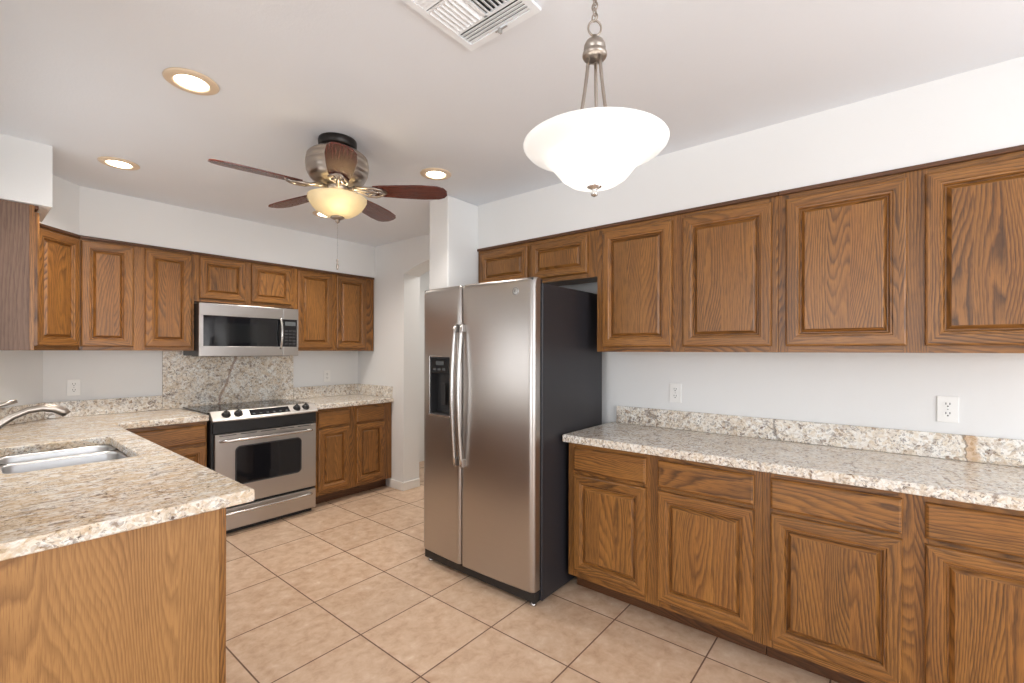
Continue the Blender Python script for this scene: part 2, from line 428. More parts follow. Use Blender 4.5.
# soffits above the wall cabinets (flush with the cabinet fronts)
ZT = 2.160
struct('trim_1', MB().box(2.505, RX, YA, 2.378, ZT + .002, CEIL), WALL)
struct('trim_2', MB().prism([(0.530, 4.175), (RX, 4.175), (RX, BY), (0.388, BY), (LX, 4.072), (LX, 3.93), (0.290, 3.935)], ZT + .002, CEIL), WALL)
struct('trim_3', MB().box(LX, 0.335, 3.475, 3.935, ZT + .002, CEIL), WALL)
m = MB()
m.box(RX - .012, RX, 3.685 - .012, 3.905, 0, 0.085, 0.004)
m.box(RX, RX + .2, 3.685 - .012, 3.685, 0, 0.085, 0.004)
struct('baseboard_right', m, TRIMW)
struct('baseboard_fridge', MB().box(2.188, 2.20, 2.38, 2.58, 0, 0.085, 0.004), TRIMW)

# ------------------------------------------------------------------ cabinets
def ringdoor(parent, x0, x1, z0, z1, y=0.0, stile=0.060, name='door'):
    """mitred frame in one mesh, raised centre panel as its sub-part"""
    def loops(mb, prof, fill):
        bm = mb.bm; rings = []
        for ins, yy in prof:
            rings.append([bm.verts.new((px, y + yy, pz)) for px, pz in ((x0 + ins, z0 + ins), (x1 - ins, z0 + ins), (x1 - ins, z1 - ins), (x0 + ins, z1 - ins))])
        sides = [[], [], [], []]
        for a, b in zip(rings, rings[1:]):
            for i in range(4):
                j = (i + 1) % 4; sides[i].append(bm.faces.new((a[i], a[j], b[j], b[i])))
        for i in range(4): mb._tag(sides[i], 0 if i in (0, 2) else 2)
        if fill: mb._tag([bm.faces.new(rings[-1])], 2)
        return rings
    fr = MB(); s = stile
    loops(fr, [(s, 0.0), (0, 0.0), (0, -.013), (.003, -.018), (.009, -.0205), (s - .016, -.0205), (s - .013, -.0172), (s - .006, -.0165), (s - .001, -.009), (s, -.003)], False)
    d = fr.build(name, OAK, parent)
    pn = MB()
    loops(pn, [(s - .001, -.0035), (s + .004, -.0035), (s + .006, -.005), (s + .017, -.0160), (s + .019, -.0172)], True)
    p = pn.build('raised_panel', OAK, d)
    return d

def drawer(parent, x0, x1, z0, z1):
    m = MB(); bm = m.bm
    prof = [(0, 0), (0, -.012), (.003, -.016), (.010, -.0205)]
    rings = [[bm.verts.new((px, yy, pz)) for px, pz in ((x0 + i_, z0 + i_), (x1 - i_, z0 + i_), (x1 - i_, z1 - i_), (x0 + i_, z1 - i_))] for i_, yy in prof]
    fs = []
    for a, b in zip(rings, rings[1:]):
        for i in range(4):
            j = (i + 1) % 4; fs.append(bm.faces.new((a[i], a[j], b[j], b[i])))
    fs.append(bm.faces.new(rings[-1])); fs.append(bm.faces.new(list(reversed(rings[0]))))
    m._tag(fs, 0)
    return m.build('drawer_front', OAK, parent)

def frame(parent, w, z0, z1, xs, zs, mat=None):
    """face frame: stiles at the x intervals, rails at the z intervals"""
    m = MB()
    for a, b in xs: m.box(a, b, 0, 0.019, z0, z1, 0.0008, 1, 2)
    gaps = [(xs[i][1], xs[i + 1][0]) for i in range(len(xs) - 1)]
    for a, b in gaps:
        for p, q in zs: m.box(a, b, 0.0005, 0.019, p, q, 0, 1, 0)
    return m.build('face_frame', mat or OAK, parent)

def base_cabinet(label, loc, rz, w, doors, depth=0.555, top=True):
    c = thing('base_cabinet', label, 'cabinet', loc, rz, 'oak base cabinets')
    m = MB(); m.box(0.001, 0.019, .019, depth, .10, .868).box(w - .019, w - .001, .019, depth, .10, .868)
    m.box(.019, w - .019, .019, depth, .10, .118, 0, 1, 0).box(.019, w - .019, depth - .012, depth, .118, .868)
    m.build('carcass', OAK, c)
    xs = [(0, doors[0][0] + .012)]
    for (a0, a1), (b0, b1) in zip(doors, doors[1:]): xs.append((a1 - .012, b0 + .012))
    xs.append((doors[-1][1] - .012, w))
    frame(c, w, .10, .868, xs, [(.10, .148), (.678, .722), (.832, .868)])
    MB().box(0.001, w - .001, .095, .109, 0.001, .10, 0, 1, 0).build('toe_kick', OAKD, c)
    for a, b in doors:
        drawer(c, a, b, .710, .8425)
        ringdoor(c, a, b, .1365, .690)
    return c

def wall_cabinet(label, loc, rz, w, doors, z0, z1, zd0, zd1, depth=0.305, stile=.060):
    c = thing('wall_cabinet', label, 'cabinet', loc, rz, 'oak wall cabinets')
    h = z1 - z0
    m = MB(); m.box(0.001, .017, .019, depth, 0, h).box(w - .017, w - .001, .019, depth, 0, h)
    m.box(.017, w - .017, .019, depth, .018, .030, 0, 1, 0).box(.017, w - .017, .019, depth, h - .018, h, 0, 1, 0)
    m.box(.017, w - .017, depth - .01, depth, .030, h - .018)
    m.build('carcass', OAK, c)
    xs = [(0, doors[0][0] + .012)]
    for (a0, a1), (b0, b1) in zip(doors, doors[1:]): xs.append((a1 - .012, b0 + .012))
    xs.append((doors[-1][1] - .012, w))
    frame(c, w, 0, h, xs, [(0, zd0 - z0 + .014), (zd1 - z0 - .014, h)])
    MB().box(0, w, -.016, 0.0, h - .020, h, 0.004, 2, 0).build('top_moulding', OAKD, c)
    for a, b in doors: ringdoor(c, a, b, zd0 - z0, zd1 - z0, 0, stile)
    return c

RB = -PI / 2
XF = 2.256
base_cabinet('oak two-door base cabinet right beside the refrigerator, under the long granite worktop', (XF, 1.412, 0), RB, 1.002,
             [(.041, .471), (.533, .970)])
base_cabinet('oak base cabinet at the right edge of the picture, under the granite worktop', (XF, 0.409, 0), RB, 0.99,
             [(.031, .467), (.530, .966)])
XU = 2.510
wall_cabinet('short oak wall cabinet above the refrigerator', (XU, 2.376, 1.852), RB, 1.007, [(.036, .474), (.512, .945)], 1.852, ZT, 1.880, 2.116, .305, .052)
wall_cabinet('tall oak wall cabinet just right of the refrigerator, nearest the pendant light', (XU, 1.368, 1.388), RB, 0.977, [(.040, .466), (.524, .950)], 1.388, ZT, 1.418, 2.116)
wall_cabinet('large oak wall cabinet at the right edge of the picture, above the large outlet', (XU, 0.390, 1.388), RB, 0.99, [(.030, .467), (.522, .960)], 1.388, ZT, 1.418, 2.116)

YF = 4.180
wall_cabinet('oak two-door wall cabinet left of the microwave', (0.531, YF, 1.388), 0, 0.657, [(.006, .284), (.349, .640)], 1.388, ZT, 1.414, 2.128, .305, .058)
wall_cabinet('short oak wall cabinet directly above the microwave', (1.189, YF, 1.775), 0, 0.772, [(.034, .363), (.413, .750)], 1.775, ZT, 1.802, 2.128, .305, .052)
wall_cabinet('oak two-door wall cabinet right of the microwave, ending at the arch wall', (1.962, YF, 1.388), 0, 0.845, [(.033, .371), (.417, .744)], 1.388, ZT, 1.414, 2.128, .305, .058)

# diagonal corner cabinet
c = thing('corner_wall_cabinet', 'narrow oak wall cabinet set at an angle across the back left corner', 'cabinet', (0.2905, 3.9385, 1.388), PI / 4)
wd = 0.335
m = MB()
inv = Matrix.Rotation(-PI / 4, 4, 'Z') @ Matrix.Translation((-0.2905, -3.9385, 0))
pts = [(0.5285, 4.1995), (0.5285, 4.485), (0.392, 4.485), (LX + .004, 4.066), (LX + .004, 3.942), (0.270, 3.942)]
m.prism([tuple((inv @ Vector((p[0], p[1], 0)))[:2]) for p in pts], 0, ZT - 1.388)
m.build('carcass', OAK, c)
frame(c, wd, 0, ZT - 1.388, [(0, .022), (wd - .022, wd)], [(0, .04), (.726, .772)])
MB().box(0, wd, -.012, 0, .752, .772, 0.003, 2, 0).build('top_moulding', OAKD, c)
ringdoor(c, .012, wd - .012, .026, .740, 0, .058)

# wall cabinet on the left wall (its end panel faces the camera)
c = wall_cabinet('oak wall cabinet on the left wall seen end-on at the left edge', (0.270, 3.500, 1.388), PI / 2, 0.436, [(.012, .424)], 1.388, ZT, 1.414, 2.128, .296)
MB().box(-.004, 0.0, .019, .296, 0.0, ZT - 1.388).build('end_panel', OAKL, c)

# back base cabinets
base_cabinet('oak base cabinet left of the range, half hidden behind the sink worktop', (0.662, 3.875, 0), 0, 0.522, [(.060, .516)])
base_cabinet('oak two-door base cabinet right of the range, beside the archway', (1.998, 3.875, 0), 0, 0.818, [(.036, .338), (.413, .725)])

# sink run: cabinets under the left worktop, end panel faces the camera
c = base_cabinet('oak end cabinet of the sink run, its large plain oak side panel facing the room', (0.580, 1.745, 0), PI / 2, 0.76, [(.031, .362), (.402, .735)], 0.605)
MB().box(-.020, -.001, 0.0, .605, 0.0, .868, 0.001, 1).build('end_panel', OAKP, c)
MB().box(-.023, -.0205, -.004, .016, 0.0, .868, 0.001, 1).build('corner_strip', OAK, c)
base_cabinet('oak sink base cabinet under the double sink', (0.580, 2.507, 0), PI / 2, 1.00, [(.031, .482), (.520, .970)], 0.605, top=False)

# ------------------------------------------------------------------ granite worktops and splashes
def slab_with_hole(outline, hole, z0, z1, bev):
    tmp = bmesh.new()
    def loop(pts): 
        vs = [tmp.verts.new((p[0], p[1], z1)) for p in pts]
        return [tmp.edges.new((vs[i], vs[(i + 1) % len(vs)])) for i in range(len(vs))]
    es = loop(outline)
    if hole: es += loop(hole)
    bmesh.ops.triangle_fill(tmp, use_beauty=True, use_dissolve=False, edges=es)
    r = bmesh.ops.extrude_face_region(tmp, geom=list(tmp.faces))
    bmesh.ops.translate(tmp, vec=(0, 0, z0 - z1), verts=[e for e in r['geom'] if isinstance(e, bmesh.types.BMVert)])
    bmesh.ops.recalc_face_normals(tmp, faces=tmp.faces)
    sharp = [e for e in tmp.edges if len(e.link_faces) == 2 and e.calc_face_angle(0) > 0.6 and abs(e.verts[0].co.z - e.verts[1].co.z) < 1e-5]
    bmesh.ops.bevel(tmp, geom=sharp, offset=bev, segments=3, profile=0.5, affect='EDGES')
    return tmp
def rrect(x0, x1, y0, y1, r, n=6):
    p = []
    for cx, cy, a0 in ((x1 - r, y1 - r, 0), (x0 + r, y1 - r, 90), (x0 + r, y0 + r, 180), (x1 - r, y0 + r, 270)):
        for i in range(n + 1):
            a = math.radians(a0 + 90 * i / n); p.append((cx + r * math.cos(a), cy + r * math.sin(a)))
    return p
C0, C1 = 0.871, 0.914
SX0, SX1, SY0, SY1 = 0.122, 0.540, 2.600, 3.315
m = MB(); g = 0.0025
m.merge(slab_with_hole([(0.656, 1.679), (0.656, 3.84), (1.186, 3.84), (1.186, BY - g), (0.389, BY - g), (LX + g, 4.071), (LX + g, 1.679)],
                       rrect(SX0, SX1, SY0, SY1, 0.05), C0, C1, 0.006))
tag(m.build('worktop', GRAN), 'L-shaped beige granite worktop around the sink on the left', 'countertop')
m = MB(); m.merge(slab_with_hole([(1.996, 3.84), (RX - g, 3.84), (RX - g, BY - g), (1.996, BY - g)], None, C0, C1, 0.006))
tag(m.build('worktop', GRANGLARE), 'short granite worktop right of the range, beside the archway', 'countertop')
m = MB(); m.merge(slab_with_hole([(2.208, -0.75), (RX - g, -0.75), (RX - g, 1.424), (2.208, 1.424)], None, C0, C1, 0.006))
tag(m.build('worktop', GRANGLARE), 'long granite worktop on the right wall beside the refrigerator', 'countertop')
ZS = 1.027
m = MB(); m.box(RX - .022, RX - g, -0.75, 1.380, C1 + .001, ZS, 0.002)
tag(m.build('backsplash', GRANV), 'low speckled granite splash strip along the right wall', 'backsplash')
m = MB()
m.prism([(LX + g, 4.06), (0.386, 4.4865), (1.056, 4.4865), (1.056, 4.468), (0.394, 4.468), (LX + g, 4.036)], C1 + .001, ZS, 0.0015)
tag(m.build('backsplash', GRANV), 'low granite splash strip behind the faucet in the back left corner', 'backsplash')
m = MB(); m.box(1.058, 2.100, BY - .020, BY - g, C1 + .001, 1.384, 0.002)
tag(m.build('backsplash', GRANP), 'tall granite splash panel between range and microwave', 'backsplash')
m = MB(); m.prism([(2.102, BY - .022), (RX - .022, BY - .022), (RX - .022, 3.86), (RX - g, 3.86), (RX - g, BY - g), (2.102, BY - g)], C1 + .001, ZS, 0.0015)
tag(m.build('backsplash', GRANV), 'low granite splash strip turning the corner right of the range', 'backsplash')

# ------------------------------------------------------------------ sink and faucet
s = thing('kitchen_sink', 'undermount stainless steel double-bowl sink in the left worktop', 'sink', (0, 0, 0))
def bowl(x0, x1, y0, y1, zt, zb):
    m = MB(); bm = m.bm; rings = []
    for ins, z, r in ((-0.012, zt, .055), (0.0, zt, .05), (0.002, zt - .01, .05), (.010, zb + .03, .05), (.022, zb + .006, .045), (.045, zb, .03)):
        rings.append([bm.verts.new((px, py, z)) for px, py in rrect(x0 + ins, x1 - ins, y0 + ins, y1 - ins, r)])
    fs = []
    for a, b in zip(rings, rings[1:]):
        for i in range(len(a)):
            j = (i + 1) % len(a); fs.append(bm.faces.new((a[i], b[i], b[j], a[j])))
    fs.append(bm.faces.new(rings[-1]))
    m._tag(fs, 0, True)
    o = m.build('bowl', SINKS, s)
    md = o.modifiers.new('thickness', 'SOLIDIFY'); md.thickness = 0.002; md.offset = -1
    cx, cy = (x0 + x1) / 2, (y0 + y1) / 2
    MB().lathe([(0, zb + .003), (.018, zb + .003), (.022, zb + .006), (.042, zb + .005), (.045, zb + .0005)], 24, cx, cy).build('drain', STEELH, o)
ZR = C0 - .002
bowl(SX0 + .004, SX1 - .004, SY0 + .004, 3.075, ZR, ZR - .19)
bowl(SX0 + .004, SX1 - .004, 3.105, SY1 - .004, ZR, ZR - .19)

f = thing('kitchen_faucet', 'brushed nickel faucet with long curved spout over the sink', 'faucet', (0.055, 2.90, C1))
MB().lathe([(0, 0), (.030, 0), (.030, .008), (.024, .014), (.022, .10), (.024, .16), (.021, .185), (0, .192)], 24).build('base', NICKEL, f)
sp = [(0.005, 0, .07), (.035, 0, .118), (.066, 0, .158), (.105, 0, .190), (.150, 0, .212), (.195, 0, .219), (.235, 0, .212), (.262, 0, .196), (.272, 0, .183)]
MB().tube(sp, [.017, .0155, .0145, .014, .0145, .016, .0185, .0195, .0175], 16).build('spout', NICKEL, f)
MB().tube([(0, 0, .188), (.03, 0, .226), (.075, 0, .244), (.118, 0, .256)], [.011, .010, .0085, .0085], 12).build('handle', NICKEL, f)

# ------------------------------------------------------------------ outlets
def outlet(label, loc, rz, w=.072, h=.118):
    o = thing('wall_outlet', label, 'outlet', loc, rz, 'double wall outlets')
    MB().box(-w / 2, w / 2, -.006, -.0006, -h / 2, h / 2, .0025, 2).build('cover_plate', WHITEP, o)
    for dz in (.021, -.021):
        r = MB().prism(rrect(-.0165, .0165, -.0135, .0135, .010, 4), 0.0055, 0.008, matrix=Matrix.Translation((0, 0, dz)) @ Matrix.Rotation(PI / 2, 4, 'X')).build('receptacle', WHITEP, o)
        q = MB()
        for dx in (-.0065, .0065): q.box(dx - .0014, dx + .0014, -.0088, -.0078, dz + .000, dz + .009)
        q.lathe([(0, .0078), (.003, .0078), (.003, .0088), (0, .0088)], 10, matrix=Matrix.Translation((0, 0, dz - .007)) @ Matrix.Rotation(PI / 2, 4, 'X'))
        q.build('slots', SLOT, r)
    MB().lathe([(0, .006), (.003, .006), (.0025, .0072), (0, .0075)], 10, matrix=Matrix.Rotation(PI / 2, 4, 'X')).build('screw', SILV, o)
outlet('white double outlet on the right wall nearest the refrigerator', (RX, 0.993, 1.135), RB)
outlet('white double outlet on the right wall nearest the right edge of the picture', (RX, -0.226, 1.135), RB)
outlet('white double outlet on the back wall behind the sink worktop', (0.543, BY, 1.123), 0)
outlet('white double outlet on the back wall right of the range', (2.456, BY, 1.124), 0)

# ------------------------------------------------------------------ refrigerator
f = thing('refrigerator', 'stainless side-by-side refrigerator with charcoal sides and door dispenser', 'refrigerator', (1.95, 1.905, 0), RB)
# local: x along the front (0 = centre, + towards the camera), y into the wall, z up
FW = 0.462
m = MB(); m.box(-FW, FW, .085, .770, .02, 1.765, 0.006, 2); m.build('cabinet_body', CHAR, f)
def fdoor(name, x0, x1, cut=None):
    n = 20; z0, z1 = .085, 1.792
    def fy(x):                                     # bowed front, rounded outer corners
        y = .018 * (x / FW) ** 2
        for e in (x0, x1):
            d = abs(x - e); rr = .022
            if d < rr: y += rr - math.sqrt(max(0, rr * rr - (rr - d) ** 2))
        return y
    def cs(k): return x0 + (x1 - x0) * (0.5 - 0.5 * math.cos(PI * k / n))
    xs = [cs(k) for k in range(n + 1)]
    zs = [z0, z0 + .004, z0 + .015, z1 - .030, z1 - .010, z1]
    if cut: xs = sorted([x for x in xs if not any(abs(x - q) < .012 for q in cut[:2])] + list(cut[:2])); zs = sorted(zs + list(cut[2:]))
    m = MB(); bm = m.bm
    def tz(z):
        e = 0
        if z > z1 - .03: e = .012 * ((z - (z1 - .03)) / .03) ** 2
        if z < z0 + .015: e = .004 * ((z0 + .015 - z) / .015) ** 2
        return e
    G = [[bm.verts.new((x, fy(x) + tz(z), z)) for x in xs] for z in zs]
    fs = []
    for i in range(len(zs) - 1):
        for j in range(len(xs) - 1):
            if cut and xs[j] >= cut[0] - 1e-6 and xs[j + 1] <= cut[1] + 1e-6 and zs[i] >= cut[2] - 1e-6 and zs[i + 1] <= cut[3] + 1e-6: continue
            fs.append(bm.faces.new((G[i][j], G[i][j + 1], G[i + 1][j + 1], G[i + 1][j])))
    Bk = [[bm.verts.new((x, .078, z)) for x in xs] for z in (z0, z1)]
    sd = []
    for j in range(len(xs) - 1):
        sd.append(bm.faces.new((G[0][j + 1], G[0][j], Bk[0][j], Bk[0][j + 1])))
        sd.append(bm.faces.new((G[-1][j], G[-1][j + 1], Bk[1][j + 1], Bk[1][j])))
    for j in (0, -1):
        q = [G[i][j] for i in range(len(zs))] + [Bk[1][j], Bk[0][j]]
        sd.append(bm.faces.new(q))
    sd.append(bm.faces.new([Bk[0][0], Bk[0][-1], Bk[1][-1], Bk[1][0]]))
    bmesh.ops.recalc_face_normals(bm, faces=bm.faces)
    m._tag(fs, 0, True); m._tag(sd, 0)
    return m.build(name, STEEL, f), fy
dc = (-.378, -.188, .985, 1.352)
fz, fyf = fdoor('freezer_door', -FW + .002, -.091, dc)
rf, fyr = fdoor('fresh_food_door', -.085, FW - .010)
# dispenser in the left door
yd = fyf(-.34) - .001
d = MB()
a0, a1, b0, b1 = dc
d.box(a0, a0 + .008, yd + .0, yd + .062, b0, b1).box(a1 - .008, a1, yd, yd + .062, b0, b1)
d.box(a0 + .008, a1 - .008, yd + .055, yd + .062, b0, b1).box(a0 + .008, a1 - .008, yd, yd + .062, b0, b0 + .008).box(a0 + .008, a1 - .008, yd, yd + .055, b1 - .008, b1)
di = d.build('dispenser', DARKP, fz)
MB().box(a0 + .009, a1 - .009, yd - .002, yd + .05, b1 - .105, b1 - .009, .003).build('control_panel', BLACKG, di)
q = MB()
for k in range(3): q.box(a0 + .035 + k * .042, a0 + .060 + k * .042, yd - .0032, yd - .0022, b1 - .085, b1 - .072)
q.box(a0 + .06, a1 - .06, yd - .0032, yd - .0022, b1 - .052, b1 - .028)
q.build('buttons', GREYD, di)
MB().box(-.305, -.265, yd + .028, yd + .036, b0 + .06, b0 + .20, .003).build('paddle', DARKP, di)
MB().box(a0 - .006, a1 + .006, yd - .010, yd + .05, b0 - .012, b0 + .0, .003).build('drip_ledge', STEELH, di)
MB().box(a0 - .008, a0 - .001, yd - .004, yd + .004, b0 - .004, b1 + .006, .002).box(a0 - .001, a1 + .001, yd - .003, yd + .004, b1 + .001, b1 + .007, .002).build('bezel', STEELH, di)
def fhandle(x, par, fy):
    y = fy(x); m = MB(); pts = []
    for k in range(19):
        t = k / 18; z = .700 + (1.540 - .700) * t
        pts.append((x, y - .020 - .026 * math.sin(PI * t), z))
    m.tube(pts, .0125, 12, flat=.8)
    h = m.build('handle', STEELH, par)
    for q0 in (1.505, .690): MB().box(x - .014, x + .014, y - .027, y + .002, q0, q0 + .048, .004).build('handle_mount', STEEL, h)
fhandle(-.116, fz, fyf); fhandle(-.060, rf, fyr)
bx = 0.332; by = fyr(bx)
RXm = Matrix.Translation((bx, by, 1.722)) @ Matrix.Rotation(PI / 2, 4, 'X')
b = MB().lathe([(0, 0.0015), (.021, .0015), (.0225, .001), (.023, -.002)], 28, matrix=RXm).build('round_badge', SILV, rf)
mk = MB()
mk.tube([RXm @ Vector((.0195 * math.cos(a), .0195 * math.sin(a), .002)) for a in [2 * PI * i / 28 for i in range(28)]], .0009, 6, closed=True)
mk.tube([RXm @ Vector(p) for p in [(-.001, .006, .002), (-.005, .008, .002), (-.008, .003, .002), (-.007, -.004, .002), (-.003, -.006, .002), (-.001, -.001, .002), (-.004, 0, .002)]], .0009, 6)
mk.tube([RXm @ Vector(p) for p in [(.008, .005, .002), (.004, .008, .002), (.002, .004, .002), (.006, .001, .002), (.002, -.001, .002), (.003, -.006, .002), (.008, -.003, .002)]], .0009, 6)
mk.build('badge_mark', SLOT, b)
MB().box(-FW + .004, FW - .012, .035, .084, .022, .080, .003).build('base_grille', BLACK, f)
for x in (-FW + .05, FW - .05):
    MB().box(x - .04, x + .03, .022, .11, 1.766, 1.790, .004).build('hinge_cover', CHAR, f)
for x in (-FW + .04, FW - .04):
    fo = MB().lathe([(0, 0.0), (.018, 0), (.018, .010), (.007, .014), (.007, .024), (0, .024)], 16, x, .060).build('foot', STEELH, f)
for x in (-FW + .06, FW - .06):
    MB().lathe([(0, -.015), (.02, -.015), (.02, .015), (0, .015)], 20, matrix=Matrix.Translation((x, .68, .021)) @ Matrix.Rotation(PI / 2, 4, 'Y')).build('wheel', BLACK, f)

# ------------------------------------------------------------------ over-the-range microwave
mw = thing('microwave', 'stainless steel microwave mounted over the range', 'microwave', (1.190, 4.070, 1.343))
ww, hh = .765, .416
MB().box(0.004, ww - .004, .022, .398, .004, hh - .002, .002).build('body', BLACK, mw)
d = MB()
wx0, wx1, wz0_, wz1_ = .028, .600, .080, .320
d.box(0, .628, 0, .021, 0, wz0_, .003, 2, 0).box(0, .628, 0, .021, wz1_, hh, .003, 2, 0).box(0, wx0, 0.001, .021, wz0_, wz1_)
do = d.build('door', STEEL, mw)
MB().box(wx0 - .001, .628, .003, .020, wz0_ - .001, wz1_ + .001, .001).build('window', BLACKG, do)
MB().box(.105, .51, .0015, .003, wz0_ + .030, wz1_ - .055).build('window_screen', plain('microwave_screen', (.011, .012, .013), .10), do)
pts = [(.606, -.012 - .030 * math.sin(PI * k / 14), .060 + .272 * k / 14) for k in range(15)]
h = MB().tube(pts, .0095, 12).build('handle', STEELH, do)
for q0 in (.058, .314): MB().box(.598, .614, -.014, .002, q0, q0 + .020, .003).build('handle_mount', STEELH, h)
cpn = MB().box(.630, ww, 0.0, .021, 0, wz0_, .003, 2, 0).box(.630, ww, 0, .021, wz1_, hh, .003, 2, 0).box(.752, ww, 0.0, .021, wz0_, wz1_).build('control_frame', STEEL, mw)
kp = MB().box(.630, .753, .003, .020, wz0_ - .001, wz1_ + .001, .001).build('control_panel', BLACKG, mw)
q = MB()
for r in range(5):
    for c_ in range(3): q.box(.648 + c_ * .033, .674 + c_ * .033, .002, .003, wz0_ + .020 + r * .028, wz0_ + .034 + r * .028)
q.build('buttons', DARKP, kp)
MB().box(.648, .742, .002, .003, wz1_ - .055, wz1_ - .020).build('display', GREYD, kp)
MB().box(.06, .70, .03, .38, -.003, .004).build('vent_grille', BLACK, mw)

# ------------------------------------------------------------------ range
r = thing('range', 'stainless slide-in electric range with black glass cooktop', 'stove', (1.206, 3.800, 0))
rw = .775
MB().box(-.012, rw + .004, .030, .64, .03, .872, .002).build('body', BLACK, r)
MB().box(.01, rw - .01, .055, .075, 0.0, .05).build('kick_plate', BLACK, r)
m = MB(); m.box(.006, rw, 0, .028, .222, .765, .005, 2, 0)
od = m.build('oven_door', STEEL, r)
gx0, gx1, gz0, gz1 = .150, .640, .375, .655
MB().prism(rrect(gx0, gx1, gz0, gz1, .03), 0.0, .004, .001, matrix=Matrix.Translation((0, 0, 0)) @ Matrix.Rotation(PI / 2, 4, 'X')).build('window', BLACKG, od)
fr_ = MB().tube([(p[0], -.002, p[1]) for p in rrect(gx0 - .004, gx1 + .004, gz0 - .004, gz1 + .004, .034)], .005, 8, closed=True)
fr_.build('window_trim', DARKP, od)
pts = [(.045, 0.002, .712), (.052, -.022, .714), (.070, -.036, .716)] + [(.07 + .635 * k / 10, -.036 - .012 * math.sin(PI * k / 10), .716) for k in range(1, 11)] + [(.723, -.022, .714), (.730, .002, .712)]
MB().tube(pts, .0115, 12).build('handle', STEELH, od)
q = MB()
for k in range(5): q.box(.035 + k * .145, .15 + k * .145, -.0012, .001, .750, .756)
q.build('vent_slots', SLOT, od)
dr = MB().box(.006, rw, 0, .030, .040, .204, .005, 2, 0).build('storage_drawer', STEEL, r)
pts = [(.045, .002, .165), (.052, -.02, .168), (.070, -.032, .170)] + [(.07 + .635 * k / 10, -.032 - .010 * math.sin(PI * k / 10), .170) for k in range(1, 11)] + [(.723, -.02, .168), (.730, .002, .165)]
MB().tube(pts, .011, 12).build('handle', STEELH, dr)
MB().box(-.004, rw + .004, .006, .035, .770, .860, .004).build('front_band', BLACK, r)
# bowed sloped control panel
def bow(x): return -.030 * (1 - ((x - rw / 2) / (rw / 2 + .01)) ** 2)
m = MB(); bm = m.bm; n = 20; rows = []
prof = [(.03, .862), (-.006, .862), (-.012, .868), (-.012, .874), (-.004, .882), (.058, .9325), (.085, .9325)]
x_ = lambda k: -.010 + (rw + .020) * k / n
for k in range(n + 1):
    x = x_(k); b = bow(x)
    rows.append([bm.verts.new((x, y + (b if y < .06 else b * .2), z)) for y, z in prof])
fs = [bm.faces.new((rows[k][i], rows[k + 1][i], rows[k + 1][i + 1], rows[k][i + 1])) for k in range(n) for i in range(len(prof) - 1)]
fs += [bm.faces.new(rows[0]), bm.faces.new(list(reversed(rows[-1])))]
bmesh.ops.recalc_face_normals(bm, faces=bm.faces); m._tag(fs, 0)
cp = m.build('control_panel', STEELR, r)
sl = math.atan2(.0465, .077)
def on_panel(x, t):                      # a frame lying on the sloped panel
    y0, z0 = -.004 + bow(x), .882; y1, z1 = .058 + bow(x), .9325
    p = Vector((x, y0 + (y1 - y0) * t, z0 + (z1 - z0) * t))
    return Matrix.Translation(p) @ Matrix.Rotation(math.atan2(z1 - z0, y1 - y0), 4, 'X')
for x in (.085, .165, .610, .690):
    k = MB().lathe([(.030, -.001), (.030, .003), (.025, .006), (.023, .020), (.019, .024), (0, .025)], 24, matrix=on_panel(x, .5))
    ko = k.build('knob', BLACK, r)
    MB().box(-.0055, .0055, -.022, .022, .020, .034, .003, 2, matrix=on_panel(x, .5)).build('grip', BLACK, ko)
m = MB()
for k in range(8):
    xa_, xb_ = .245 + .30 * k / 8, .245 + .30 * (k + 1) / 8
    m.box(-(xb_ - xa_) / 2, (xb_ - xa_) / 2, -.030, .030, .0002, .002, matrix=on_panel((xa_ + xb_) / 2, .5))
dp = m.build('touch_display', BLACKG, cp)
m = MB()
for k in range(6): m.box(-.009, .009, -.008, .004, .0021, .0028, matrix=on_panel(.27 + k * .05, .35))
m.build('touch_buttons', GREYD, dp)
MB().box(-.024, rw + .024, .066, .640, .916, .926, .003).build('cooktop', BLACKG, r)
for x, y, rad in ((.20, .22, .105), (.57, .22, .09), (.20, .47, .08), (.57, .47, .105)):
    q = MB()
    for rr in (rad, rad * .62): q.lathe([(rr - .002, .9261), (rr - .002, .9266), (rr, .9266), (rr, .9261)], 40, x, y)
    q.build('burner_ring', GREYD, r)

# ------------------------------------------------------------------ ceiling: recessed lights, vent, fan, pendant
def can(label, x, y):
    o = thing('recessed_light', label, 'recessed light', (x, y, CEIL), 0, 'recessed ceiling lights')
    MB().lathe([(.060, -.001), (.094, -.001), (.096, -.004), (.090, -.008), (.066, -.011), (.060, -.009), (.060, -.001)], 40).build('trim_ring', CANT, o)
    MB().lathe([(0, -.009), (.030, -.012), (.050, -.010), (.058, -.004), (.058, -.001), (0, -.001)], 32).build('lamp', BULB, o)
    l = bpy.data.lights.new('recessed_lamp_light', 'SPOT'); l.energy = 50 if y > 3 else 22; l.color = (1, .93, .85); l.spot_size = 2.5 if y > 3 else 1.9; l.spot_blend = .8; l.shadow_soft_size = .05
    lo = bpy.data.objects.new('recessed_lamp_light', l); COL.objects.link(lo); lo.location = (x, y, CEIL - .03)
can('glowing recessed ceiling light at upper left, nearest the camera', .612, 2.19)
can('glowing recessed ceiling light at far left above the corner cabinets', .612, 3.48)
can('glowing recessed ceiling light right of the fan, near the fridge wall', 1.887, 2.15)
can('glowing recessed ceiling light peeking out below the fan bowl', 1.887, 3.48)

